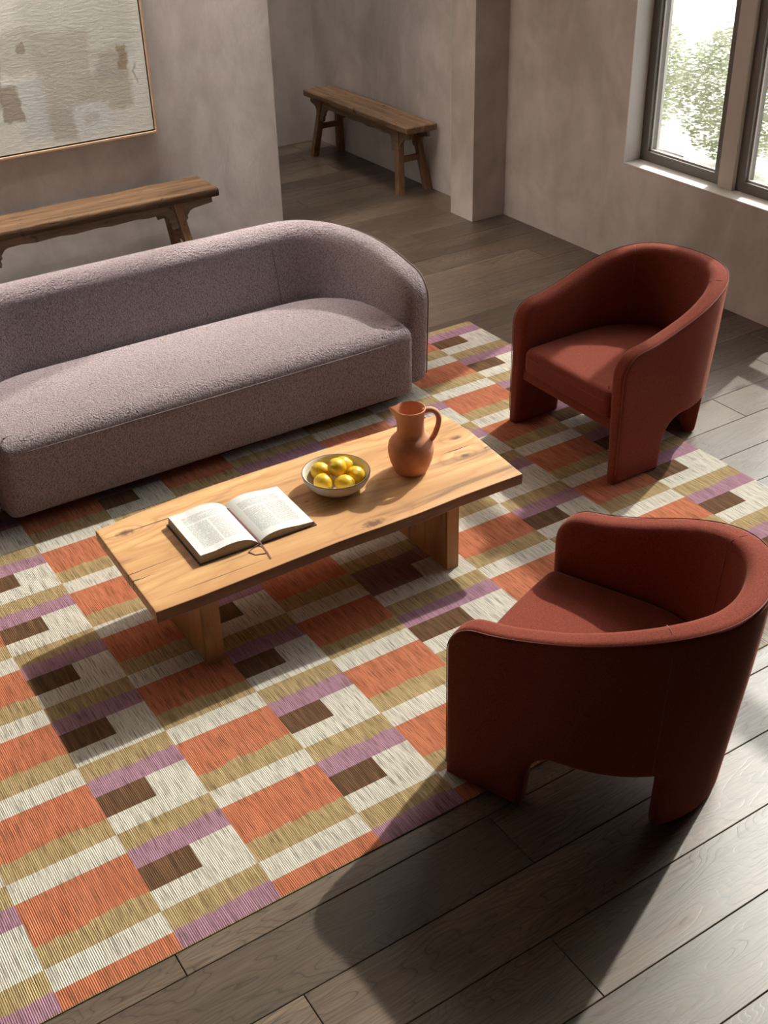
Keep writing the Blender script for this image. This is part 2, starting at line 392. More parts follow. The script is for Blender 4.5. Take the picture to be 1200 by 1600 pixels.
def puff(outline, t0, t1, r0, r1, step=(None, None), fn=None, seg=5):
    """solid from a CCW 2-D outline between n=t0 and n=t1 with edges rounded by r0 / r1, cut into strips, then mapped by fn(a,b,n)"""
    bm = bmesh.new(); rings = []
    prof = []
    for k in range(seg+1):
        f = PI/2*k/seg
        prof.append((r0*(1-math.sin(f)), t0 + r0*(1-math.cos(f))))
    for k in range(seg+1):
        f = PI/2*k/seg
        prof.append((r1*(1-math.cos(f)), t1 - r1*(1-math.sin(f))))
    cache = None
    for (ins, n) in prof:
        p = inset(outline, ins) if ins > 1e-7 else outline
        rings.append([bm.verts.new((x, y, n)) for x, y in p])
    N = len(outline)
    for a, b in zip(rings, rings[1:]):
        for k in range(N): bm.faces.new((a[k], a[(k+1) % N], b[(k+1) % N], b[k]))
    f0 = bm.faces.new(rings[0][::-1]); f1 = bm.faces.new(rings[-1])
    for ax in (0, 1):
        if step[ax]:
            lo = min(p[ax] for p in outline); hi = max(p[ax] for p in outline); x = lo + step[ax]*.5
            while x < hi:
                co = [0, 0, 0]; no = [0, 0, 0]; co[ax] = x; no[ax] = 1
                bmesh.ops.bisect_plane(bm, geom=bm.verts[:]+bm.edges[:]+bm.faces[:], plane_co=co, plane_no=no, dist=1e-5)
                x += step[ax]
    if fn:
        for v in bm.verts: v.co = Vector(fn(*v.co))
    bmesh.ops.recalc_face_normals(bm, faces=bm.faces[:])
    return bm

# ------------------------------------------------------------------ the room
FZ = -.005
WY, WX, ALX, ALY = 6.88, 4.99, 4.925, 8.81
X0, Y0, ZC = -3.0, -1.6, 5.7
def plank_floor():
    bm = bmesh.new(); lay = bm.verts.layers.float.new('rnd')
    y = 1.278 - .2205*14; k = 0
    fixed = {0: 1.424, 2: 1.548, 3: .546, -1: 2.9}
    row = -14
    while y < 9.0:
        st = fixed.get(row, random.uniform(-3, 3)); L = 2.1
        x = st - L*math.ceil((st + 3.3)/L)
        xs = []
        while x < 5.2: xs.append(x); x += L if row in fixed else random.uniform(1.5, 2.4)
        xs.append(x)
        for a, b in zip(xs, xs[1:]):
            n0 = len(bm.verts); r = random.random(); g = .0011; c = .0016
            v = []
            for ins, z in ((g, FZ-.02), (g, FZ-c), (g+c, FZ)):
                v.append([bm.verts.new(p) for p in ((a+ins, y+ins, z), (b-ins, y+ins, z), (b-ins, y+.2205-ins, z), (a+ins, y+.2205-ins, z))])
            for q in v:
                for w in q: w[lay] = r
            for s, t in zip(v, v[1:]):
                for i in range(4): bm.faces.new((s[i], s[(i+1) % 4], t[(i+1) % 4], t[i]))
            bm.faces.new(v[-1])
        y += .2205; row += 1
    f = [bm.verts.new(p) for p in ((X0, Y0, FZ-.018), (5.2, Y0, FZ-.018), (5.2, 8.9, FZ-.018), (X0, 8.9, FZ-.018))]
    bm.faces.new(f).material_index = 1
    return struct(link('floor', bm, [MT['floor'], MT['gap']]))
plank_floor()

# ceiling with two invented openings for fill lamps, at left wall and alcove
FILL_OPENINGS = [(-1.6, 3.1, 5.95, 6.82), (3.62, 4.86, 6.95, 8.72)]
def ceiling():
    bm = bmesh.new()
    xs = sorted({X0-.2, 5.3} | {v for q in FILL_OPENINGS for v in q[:2]}); ys = sorted({Y0-.2, ALY+.2} | {v for q in FILL_OPENINGS for v in q[2:]})
    for a, b in zip(xs, xs[1:]):
        for c, d in zip(ys, ys[1:]):
            if not any(q[0] <= a and b <= q[1] and q[2] <= c and d <= q[3] for q in FILL_OPENINGS): box(bm, a, b, c, d, ZC, ZC+.12)
    bmesh.ops.remove_doubles(bm, verts=bm.verts[:], dist=1e-5)
    struct(link('ceiling', bm, MT['ceiling']))
ceiling()
# added light baffle: bulkhead, end cap and alcove header keeping fill off the room
bm = bmesh.new(); box(bm, X0, 3.36, 5.62, 5.78, 3.5, ZC); box(bm, 3.2, 3.36, 5.78, WY, 3.3, ZC); box(bm, 3.36, 4.99, 6.62, WY, 3.3, ZC)
for k in range(7): box(bm, -1.6+.70*k, -1.56+.70*k, 5.78, WY, 4.9, ZC-.01)      # added fins that cut sideways fill light from the slot
struct(link('trim_5', bm, MT['plaster']))
# left wall; the passage behind and its window are added to light the alcove
bm = bmesh.new(); box(bm, X0, 3.54, WY, WY+.22, FZ-.02, ZC); bevel_all(bm, .006); struct(link('wall_left', bm, MT['plaster'], smooth=30))
HX = 1.0
bm = bmesh.new()
for q in ((WY+.22, 7.20, FZ-.02, ZC), (8.70, ALY, FZ-.02, ZC), (7.20, 8.70, FZ-.02, .4), (7.20, 8.70, 5.0, ZC)): box(bm, HX-.2, HX, *q)
struct(link('wall_added_passage', bm, MT['plaster']))
bm = bmesh.new(); box(bm, HX-.2, 5.3, ALY, ALY+.2, FZ-.02, ZC); struct(link('wall_alcove_back', bm, MT['plaster']))
bm = bmesh.new(); box(bm, ALX, 5.3, 6.572, ALY, FZ-.02, ZC); struct(link('wall_alcove_right', bm, MT['plaster']))
bm = bmesh.new(); box(bm, 4.716, 5.3, 6.314, 6.572, FZ-.02, ZC); bevel_all(bm, .006); struct(link('wall_pilaster', bm, MT['plaster'], smooth=30))
bm = bmesh.new(); box(bm, X0-.2, X0, Y0, ALY, FZ-.02, ZC); struct(link('wall_far_left', bm, MT['darkwall']))
bm = bmesh.new(); box(bm, X0, 5.3, Y0-.2, Y0, FZ-.02, ZC); struct(link('wall_behind', bm, MT['darkwall']))
# right wall with its openings, the unseen upper one added for sunlight: (y0, y1, z0, z1)
WT = .28
OPEN = [(1.90, 3.93, .22, 2.40), (4.00, 5.165, .62, 2.40), (1.90, 6.22, 2.40, 5.25)]
def right_wall():
    bm = bmesh.new()
    ys = sorted({Y0, 6.314} | {o[0] for o in OPEN} | {o[1] for o in OPEN})
    for a, b in zip(ys, ys[1:]):
        z = FZ-.02
        for (p, q, c, d) in sorted(OPEN, key=lambda o: o[2]):
            if p <= a and b <= q:
                if c > z + 1e-6: box(bm, WX, WX+WT, a, b, z, c)
                z = d
        box(bm, WX, WX+WT, a, b, z, ZC)
    bmesh.ops.remove_doubles(bm, verts=bm.verts[:], dist=1e-5)
    return struct(link('wall_right', bm, MT['plaster']))
right_wall()
def reveal(i, sides):
    bm = bmesh.new(); t = .004; e = .001; a, b = WX-.002, WX+WT
    for (k, y0, y1, z0, z1) in sides:
        if k == 'y0': box(bm, a, b, y0-e, y0+t, z0, z1)
        if k == 'y1': box(bm, a, b, y1-t, y1+e, z0, z1)
        if k == 'z0': box(bm, a, b, y0, y1, z0-e, z0+t)
        if k == 'z1': box(bm, a, b, y0, y1, z1-t, z1+e)
    struct(link('trim_%d' % i, bm, MT['reveal']))
reveal(1, [('y0', *OPEN[0]), ('y1', *OPEN[0]), ('z0', *OPEN[0])])
reveal(2, [('y0', *OPEN[1]), ('y1', *OPEN[1]), ('z0', *OPEN[1])])
reveal(3, [('y0', *OPEN[2]), ('y1', *OPEN[2]), ('z1', *OPEN[2]), ('z0', 3.93, 4.0, 2.4, 5), ('z0', 5.165, 6.22, 2.4, 5)])
wcount = 0
def window(y0, y1, z0, z1, xf=5.115, fw=.058, bars=()):
    global wcount; wcount += 1
    root = bpy.data.objects.new('window_%d' % wcount, None); C.objects.link(root); struct(root); root.location = (xf, (y0+y1)/2, z0)
    cy = (y0+y1)/2
    def bx(bm, a, b, c, d, e, f): box(bm, a-xf, b-xf, c-cy, d-cy, e-z0, f-z0)
    bm = bmesh.new(); d = .075
    bx(bm, xf, xf+d, y0, y0+fw, z0, z1); bx(bm, xf, xf+d, y1-fw, y1, z0, z1)
    bx(bm, xf, xf+d, y0+fw, y1-fw, z0, z0+fw); bx(bm, xf, xf+d, y0+fw, y1-fw, z1-fw, z1)
    for zb in bars: bx(bm, xf+.01, xf+d-.01, y0+fw, y1-fw, zb-.035, zb+.035)
    link('window_frame', bm, MT['metal'], root)
    bm = bmesh.new(); g = fw; w = .009                       # slim pale glazing bead
    bx(bm, xf+.022, xf+.034, y0+g, y0+g+w, z0+g, z1-g); bx(bm, xf+.022, xf+.034, y1-g-w, y1-g, z0+g, z1-g)
    bx(bm, xf+.022, xf+.034, y0+g+w, y1-g-w, z0+g, z0+g+w); bx(bm, xf+.022, xf+.034, y0+g+w, y1-g-w, z1-g-w, z1-g)
    link('glazing_bead', bm, MT['post'], root)
    bm = bmesh.new(); bx(bm, xf+.036, xf+.040, y0+fw*.6, y1-fw*.6, z0+fw*.6, z1-fw*.6)
    link('pane', bm, MT['glass'], root)
window(4.500, 5.161, .624, 2.40)
window(4.004, 4.395, .624, 2.40)
bm = bmesh.new(); box(bm, 5.085, 5.20, 4.395, 4.500, .624, 2.40); bevel_all(bm, .004); struct(link('trim_4', bm, MT['post'], smooth=30))
window(2.92, 3.926, .224, 2.40, bars=(.62,))
window(1.904, 2.91, .224, 2.40, bars=(.62,))
window(1.904, 6.216, 2.404, 5.246, fw=.035)  # unseen upper window, added so sun reaches sofa and rug
window(7.204, 8.696, .404, 4.996, xf=.86)  # unseen passage window, added to let sky light into the alcove

# ------------------------------------------------------------------ outside
bm = bmesh.new(); box(bm, 5.32, 30, -12, 24, -.6, -.35); o = struct(link('ground', bm, MT['ground']))
def shrub(x, y, r, h, seed, label):
    rnd = random.Random(seed)
    t = thing('shrub', label, 'shrub', (x, y, -.35), 0, 'shrubs outside the window')
    bm = bmesh.new()
    for k in range(5):
        a = rnd.uniform(0, 2*PI); tube(bm, [(0, 0, 0), (.1*math.cos(a), .1*math.sin(a), h*.3), (.45*r*math.cos(a), .45*r*math.sin(a), h*.75)], [.025, .018, .008], 6)
    link('stem', bm, MT['bark'], t)
    bm = bmesh.new()
    for k in range(7500):
        while True:
            p = Vector((rnd.uniform(-1, 1), rnd.uniform(-1, 1), rnd.uniform(-1, 1)))
            if .45 < p.length < 1: break
        p = Vector((p.x*r, p.y*r, h*.55 + p.z*h*.5)); s = rnd.uniform(.013, .026)
        q = Matrix.Rotation(rnd.uniform(0, 2*PI), 3, 'Z') @ Matrix.Rotation(rnd.uniform(-1.1, 1.1), 3, 'X')
        bm.faces.new([bm.verts.new(p + q @ Vector(c)*s) for c in ((-1.3, 0, 0), (0, -.55, .1), (1.3, 0, 0), (0, .55, .1))])
    link('foliage', bm, MT['leaf'], t)
shrub(7.75, 8.05, .56, 1.10, 1, 'pale shrub outside, leftmost of those seen through the window')
shrub(7.95, 6.90, .56, 1.15, 2, 'pale shrub outside, behind the right half of the left pane')
shrub(7.85, 5.74, .56, 1.10, 3, 'pale shrub outside, seen through the right-hand window pane')

# ------------------------------------------------------------------ rug
def rug():
    bm = bmesh.new()
    names = ['orange', 'olive', 'cream', 'purple', 'brown', 'plum']; ix = {n: i for i, n in enumerate(names)}
    P = .3336; YB, YT = 2.021, 4.955; XR = 3.685; XL = -1.35
    cols = [(-1.35, -1.13, 'A', 0), (-1.13, -.79, 'B', 0), (-.79, -.43, 'A', 0), (-.43, -.08, 'A', 0), (-.08, .232, 'B', 0), (.232, .572, 'A', 0), (.572, .878, 'B', 0), (.878, 1.220, 'A', 0), (1.220, 1.520, 'B', 0),
            (1.520, 1.846, 'A', 0), (1.846, 2.282, 'B', 1), (2.282, 2.648, 'A', 1), (2.648, 2.986, 'B', 1), (2.986, 3.334, 'A', 1), (3.334, XR, 'B', 1)]
    cols[2] = (-.79, -.43, 'A', 0); cols[3] = (-.43, -.08, 'A', 0)
    JY = {0: 2.500, 1: 2.983}
    def quad(x0, x1, y0, y1, m):
        y0 = max(y0, YB); y1 = min(y1, YT)
        if y1 - y0 < 1e-4: return
        bm.faces.new([bm.verts.new(p) for p in ((x0, y0, 0), (x1, y0, 0), (x1, y1, 0), (x0, y1, 0))]).material_index = ix[m]
    rnd = random.Random(4)
    for (x0, x1, kind, sec) in cols:
        ph = JY[sec]; k0 = -3
        for k in range(-3, 9):
            J = ph + P*k            # junction: top of cream (A) / bottom of cream (B); unit spans J-P .. J
            n = max(6, int((x1-x0)/.026)); jag = [0.0]; 
            for i in range(n): jag.append(max(-.009, min(.009, jag[-1]*.6 + rnd.uniform(-.006, .006))))
            sl = lambda i: ((x0+(x1-x0)*i/n), (x0+(x1-x0)*(i+1)/n))
            if kind == 'A':
                quad(x0, x1, J-.082, J, 'cream')
                for i in range(n):
                    a, b = sl(i); j = jag[i]
                    quad(a, b, J-.250+j, J-.082, 'orange'); quad(a, b, J-P, J-.250+j, 'olive')
            else:
                xb = x0 + (x1-x0)*.54
                quad(x0, x1, J-P, J-P+.080, 'cream')
                quad(xb, x1, J-P+.080, J-.156, 'cream')
                quad(x0, xb, J-P+.080, J-.156, 'brown')
                for i in range(n):
                    a, b = sl(i); j = jag[i]
                    quad(a, b, J-.156, J-.078+j*.6, 'purple'); quad(a, b, J-.078+j*.6, J, 'olive')
    # one odd block woven in plain plum under the table edge
    for f in list(bm.faces):
        c = f.calc_center_median()
        if 1.846 < c.x < 2.15 and 2.985 < c.y < 3.235 and ix['cream'] != f.material_index: f.material_index = ix['plum']
    # thickness
    z = FZ
    rim = [(XL, YB), (XR, YB), (XR, YT), (XL, YT)]
    for i in range(4):
        (a, b), (c, d) = rim[i], rim[(i+1) % 4]
        bm.faces.new([bm.verts.new(p) for p in ((a, b, z), (c, d, z), (c, d, 0), (a, b, 0))]).material_index = 1
    bm.faces.new([bm.verts.new((x, y, z+.0004)) for x, y in rim]).material_index = 1
    o = link('area_rug', bm, [MT[n] for n in names])
    o['label'] = 'large flatwoven rug in orange, olive, cream, mauve and brown blocks on the wood floor'; o['category'] = 'rug'
    # woven edge cord
    e = bmesh.new()
    tube(e, [(XL, YB, -.0029), (XR, YB, -.0029), (XR, YT, -.0029), (XL, YT, -.0029)], .0027, 8)
    link('edge_binding', e, MT['olive'], o, smooth=60)
rug()

# ------------------------------------------------------------------ sofa
def upath(w, yf, ys, yb, off=0.0):
    """U path of an outer shell; returns (length, f(s)->(x,y,nx,ny)) ; s from left front round the back to right front"""
    L1 = yf - ys; b = ys - yb
    N = 240; P = [(-w, yf), (-w, ys)]
    return L1, b
class UPath:
    def __init__(s, w, yf, ys, yb, rx=None, n=2.0):
        # w half width, yf front, ys where the corner starts, yb back (outer surface); rx corner half-width (rx=w gives a horseshoe)
        rx = w if rx is None else rx
        pts = [(-w, yf)]
        for k in range(1, 12): pts.append((-w, yf + (ys-yf)*k/12))
        K = 60
        for k in range(K+1):
            th = PI/2*k/K; c, sn = abs(math.cos(th))**(2/n), abs(math.sin(th))**(2/n)
            pts.append((-(w-rx) - rx*c, ys - (ys-yb)*sn))
        if w > rx + 1e-6:
            for k in range(1, 24): pts.append((-(w-rx) + 2*(w-rx)*k/24, yb))
        right = [(-x, y) for x, y in pts if x < -1e-9][::-1]
        if w > rx + 1e-6:
            half = [p for p in pts if p[0] < -1e-9]; right = [(-x, y) for x, y in half[::-1]]; pts = half + [(0, yb)] + right
        else: pts = [p for p in pts if p[0] < -1e-9] + [(0, yb)] + right
        s.p = [Vector(q) for q in pts]; s.s = [0]
        for a, b in zip(s.p, s.p[1:]): s.s.append(s.s[-1] + (b-a).length)
        s.L = s.s[-1]
        s.nrm = []
        for i in range(len(s.p)):
            d = (s.p[min(i+1, len(s.p)-1)] - s.p[max(i-1, 0)]).normalized(); s.nrm.append(Vector((d.y, -d.x)))
        s.nrm = [(-n_ if (n_.dot(p_ - Vector((0, ys))) < 0) else n_) for n_, p_ in zip(s.nrm, s.p)]
    def at(s, t):
        t = max(0, min(s.L, t)); import bisect
        i = max(0, min(len(s.s)-2, bisect.bisect_right(s.s, t)-1)); f = (t - s.s[i])/max(1e-9, s.s[i+1]-s.s[i])
        n = (s.nrm[i]*(1-f) + s.nrm[i+1]*f).normalized()
        return s.p[i].lerp(s.p[i+1], f), n
def smoothstep(x): x = max(0, min(1, x)); return x*x*(3-2*x)

def make_sofa():
    X0s, X1s = .70, 3.02; cx = (X0s+X1s)/2; w = (X1s-X0s)/2; YF = 4.375; YB = 5.09; cy = YF
    root = thing('sofa', 'long mauve-taupe nubby sofa with curved back standing on the rug in front of the bench', 'sofa', (cx, cy, 0))
    T = .135
    U = UPath(w, 0, .20, YB-YF, rx=.52, n=2.25)
    # flip: front at y=0, back at y=+; UPath expects yb on the other side, works with signs
    ztop = lambda s: .615 + (.755-.615)*smoothstep(min(s, U.L-s)/.95)
    def mapf(s, z, n):            # n: 0 outer .. T inner
        p, nr = U.at(s); f = smoothstep(min(s, U.L-s)/.9)
        lean = (.012 + .075*f)*((z-.38)/.37)
        q = p + nr*(lean - n)
        return (q.x, q.y, z)
    r = .09
    top = []
    n = 90
    for i in range(n+1):
        s = .0 + U.L*i/n; z = ztop(s)
        top.append((s, z))
    def front_corner(sign):
        pass
    R = .15
    out = [(0.03, .05)]
    out = [(.045, .05), (U.L-.045, .05)] + arc(U.L-.045, .095, .045, -90, 0, 5)[1:]
    zA = ztop(R*.9)
    out += arc(U.L-R, zA-R, R, 0, 86, 10)
    for i in range(1, n): 
        s = U.L - R - (U.L-2*R)*i/n; out.append((s, ztop(s)))
    out += arc(R, zA-R, R, 94, 180, 10) + arc(.045, .095, .045, 180, 270, 5)[:-1]
    out = dens(out, .05)
    bm = puff(out, 0, T, .045, .062, (.035, .06), mapf, 6)
    link('back_and_arms', bm, MT['boucle'], root, smooth=180)
    # outer piping and the two upright seams
    bm = bmesh.new(); pts = []
    for s_, z_ in [(0.0+1e-4, z) for z in [.10+.05*k for k in range(8)]]: pts.append(mapf(0, z_, .030))
    ring = inset(out, .012)
    pp = [mapf(a, b, .012) for a, b in ring if b > .12]
    k0 = max(range(len(ring)), key=lambda i: 0)
    for k in range(len(pp)-1):
        pass
    seq = [q for q in ring if q[1] > .09]
    tube(bm, [mapf(a, b, .006) for a, b in seq], .0035, 6)
    link('piping', bm, MT['mauve_seam'], root, smooth=60)
    for sgn, s0 in ((1, U.L-1.02),):
        bm = bmesh.new(); tube(bm, [mapf(s0, z, T+.0005) for z in [.40+.03*k for k in range(10)]], .0022, 6); link('seam', bm, MT['mauve_seam'], root, smooth=60)
    # seat block following the inner curve
    inner = []
    for i in range(61):
        s = U.L - U.L*i/60; p, nr = U.at(s); q = p - nr*(T-.012); inner.append((q.x, q.y))
    xi = w - T + .012; xi = w - T - .001
    yfr = -.068
    pl = [(x, max(y, .0)) for x, y in inner]
    front = arc(xi-.05, yfr+.05, .05, -90, 0, 6); lf = arc(-xi+.05, yfr+.05, .05, 180, 270, 6)
    pl = lf + front + [(x, y) for x, y in pl if y > .03]
    pl = dens(pl, .06)
    def seatmap(x, y, z):
        if z > .2: z += .014*math.cos(min(1, abs(x)/1.0)*PI/2)*math.cos(max(-1, min(1, (y-.25)/.36))*PI/2)
        bul = .010*math.sin(max(0, min(1, (z-.05)/.36))*PI) if y < .02 else 0
        return (x, y-bul, z)
    bm = puff(pl, .048, .408, .03, .065, (.08, .05), seatmap, 6)
    seat = link('seat', bm, MT['boucle'], root, smooth=180)
    bm = bmesh.new()
    tube(bm, [(x, yfr-.004-.003*math.cos(x*2), .352) for x in [-xi+.06+(2*xi-.12)*k/40 for k in range(41)]], .0028, 6)
    link('seam', bm, MT['mauve_seam'], root, smooth=60)
    for fx, fy in ((-.95, .1), (.95, .1), (-.85, .62), (.85, .62)):
        bm = bmesh.new(); lathe(bm, [(0, 0), (.025, 0), (.03, .055), (0, .055)], 16); link('foot', bm, MT['dark'], root, loc=(fx, fy, 0))
make_sofa()

# ------------------------------------------------------------------ armchairs
def make_chair(label):
    root = thing('armchair', label, 'armchair', (0, 0, 0), 0, 'terracotta armchairs')
    Wc, YF, YS, YB, T = .376, .36, .02, -.412, .086
    U = UPath(Wc, YF, YS, YB, n=2.1); L = U.L; zA, zB = .608, .782
    def ztop(s):
        m = min(s, L-s)/(L/2); return zA + (zB-zA)*(.5-.5*math.cos(PI*min(1, m*1.24)))
    def mapf(s, z, n):
        p, nr = U.at(s); m = min(s, L-s)/(L/2); f = smoothstep((m-.3)/.5)
        lean = f*(.024*(z-.45)/.33 if z > .45 else -.040*(.45-z)/.45)
        thick = T*(1 - .22*smoothstep((.5-z)/.5))
        q = p + nr*(lean - n*thick/T)
        return (q.x, q.y, z)
    LG = .275; R = .125; z0, z1 = .240, .232; rl = .285     # front leg length, arch radius, belly heights, half width of rear leg
    half = []
    # going +s from left front foot
    right_of_leg = [(LG-.005, .0), (LG, .03)] + arc(LG+R*.8, z0-R*.95, R, 180, 95, 8)[0:]
    pts = [(.0, .0)] + [(LG-.01, 0)]
    archL = [(LG, z0-.135)] + [(LG + R*.85*(1-math.cos(f*PI/2)), z0-.125+.125*math.sin(f*PI/2)) for f in [k/9 for k in range(1, 10)]]
    belly = [(LG+R*.85 + (L/2-rl-.02-LG-R*.85)*k/8, z0 + (z1-z0)*k/8) for k in range(1, 9)]
    legL = [(L/2-rl-.006, z1-.006), (L/2-rl, z1-.03), (L/2-rl+.004, 0.0)]
    bottom = pts + archL + belly + legL
    mir = [(L-a, b) for a, b in bottom][::-1]
    Rt = .115; zc = ztop(Rt)
    topc_r = arc(L-Rt, zc-Rt, Rt, 0, 84, 9); topc_l = arc(Rt, zc-Rt, Rt, 96, 180, 9)
    n = 60; topm = [(L-Rt-(L-2*Rt)*k/n, ztop(L-Rt-(L-2*Rt)*k/n)) for k in range(1, n)]
    out = bottom + mir + topc_r + topm + topc_l
    out = dens(out, .05)
    bm = puff(out, 0, T, .022, .036, (.028, .06), mapf, 6)
    link('shell', bm, MT['felt'], root, smooth=180)
    bm = bmesh.new(); ring = inset(out, .004)
    i0 = [i for i, q in enumerate(ring) if q[1] > .015 and (q[0] < .02 or q[0] > L-.02 or q[1] > .45)]
    seq = [ring[i] for i in i0]
    tube(bm, [mapf(a, b, .004) for a, b in seq], .0018, 6)
    link('piping', bm, MT['felt_seam'], root, smooth=60)
    for s0 in (.66, L-.66):
        bm = bmesh.new()
        zt = ztop(s0)
        tube(bm, [mapf(s0, z, -.0003) for z in [.25+(zt-.03-.25)*k/12 for k in range(13)]] + [mapf(s0, zt-.009, .010), mapf(s0, zt+.0003, .03), mapf(s0, zt+.0003, .052), mapf(s0, zt-.010, .078)] + [mapf(s0, z, T+.0003) for z in [zt-.04-(zt-.04-.42)*k/8 for k in range(9)]], .0015, 6)
        link('seam', bm, MT['felt_seam'], root, smooth=60)
    # cushion + deck follow the inside of the shell
    def inner(off, yfront, rc):
        pl = []
        for i in range(61):
            s = L - L*i/60; p, nr = U.at(s); q = p - nr*off
            if q.y < yfront-.12: pl.append((q.x, q.y))
        xw = Wc - off
        return dens(arc(-xw+rc, yfront-rc, rc, 90, 180, 5)[::-1][::-1] + pl[::-1] + arc(xw-rc, yfront-rc, rc, 0, 90, 5), .05)
    cu = inner(T+.001, YF-.005, .035)
    def cmap(x, y, z):
        if z > .34: z += .022*math.cos(min(1, abs(x)/.31)*PI/2)*math.cos(max(-1, min(1, y/.40))*PI/2)
        if y > .25: y += .012*math.cos(min(1, abs(x)/.31)*PI/2)
        return (x, y, z)
    bm = puff(cu, .292, .412, .022, .038, (.04, .04), cmap, 5); link('seat_cushion', bm, MT['felt'], root, smooth=180)
    bm = bmesh.new(); tube(bm, [(x, YF-.005+.0125*math.cos(min(1, abs(x)/.31)*PI/2), .372) for x in [-.265+.53*k/24 for k in range(25)]], .0016, 6); link('piping', bm, MT['felt_seam'], root, smooth=60)
    dk = inner(T*.75, YF-.022, .01)
    bm = puff(dk, .236, .296, .008, .008, (.06, .06), None, 3); link('seat_deck', bm, MT['felt'], root, smooth=60)
    return root
def copy_tree(o, parent=None):
    c = o.copy(); C.objects.link(c)
    if parent: c.parent = parent
    for ch in list(o.children): copy_tree(ch, c)
    return c
ch = make_chair('terracotta barrel armchair at the back, facing the table, nearest the window wall')
ch.location = (3.505, 3.518, 0); ch.rotation_euler = (0, 0, PI/2)
ch2 = copy_tree(ch); ch2.location = (2.022, 1.966, 0); ch2.rotation_euler = (0, 0, math.radians(22.5))
ch2['label'] = 'terracotta barrel armchair in the foreground seen from behind, half off the rug'

# ------------------------------------------------------------------ coffee table
def make_table():
    cx, cy = 1.73, 3.28
    root = thing('coffee_table', 'low live-edge wooden coffee table with slab legs on the rug', 'coffee table', (cx, cy, 0))
    fr = [(.962, 2.990), (1.13, 2.988), (1.285, 2.991), (1.47, 2.996), (1.67, 3.000), (1.77, 2.998), (1.86, 2.994), (2.01, 2.991), (2.12, 2.994), (2.215, 2.997), (2.36, 2.996), (2.50, 2.993)]
    rr = [(2.52, 3.2), (2.538, 3.395), (2.53, 3.58)]
    bk = [(2.40, 3.592), (2.1, 3.602), (1.89, 3.608), (1.6, 3.614), (1.38, 3.612), (1.15, 3.596), (.975, 3.572)]
    ll = [(.968, 3.3)]
    pl = [(x-cx, y-cy) for x, y in dens(fr+rr+bk+ll, .03)]
    def mp(x, y, z):
        side = z < .355
        if side:
            w = math.sin(max(0, min(1, (.357-z)/.04))*PI)
            d = (.005*noise.noise(Vector((x*7, y*2, z*40))) + .003*noise.noise(Vector((x*30, 0, z*90))))*w
            y += (d - .004*w)*(1 if y > 0 else -1) if abs(y) > .25 else 0
        return (x, y, z)
    bm = puff(pl, .312, .36, .006, .004, (.05, .05), mp, 3)
    bm.normal_update()
    for f in bm.faces:
        if abs(f.normal.z) < .6 and abs(f.normal.y) > .5: f.material_index = 1
    o = link('tabletop', bm, [MT['table'], MT['table_edge']], root, smooth=40)
    # texture is laid out in room coordinates of the board
    for (xa, xb, ya, yb, nm) in ((1.142, 1.210, 3.056, 3.48, 'leg'), (2.178, 2.232, 3.042, 3.48, 'leg')):
        bm = bmesh.new(); box(bm, xa-cx, xb-cx, ya-cy, yb-cy, 0, .316); bevel_all(bm, .007, 3)
        link(nm, bm, MT['table_leg'], root, smooth=40)
make_table()

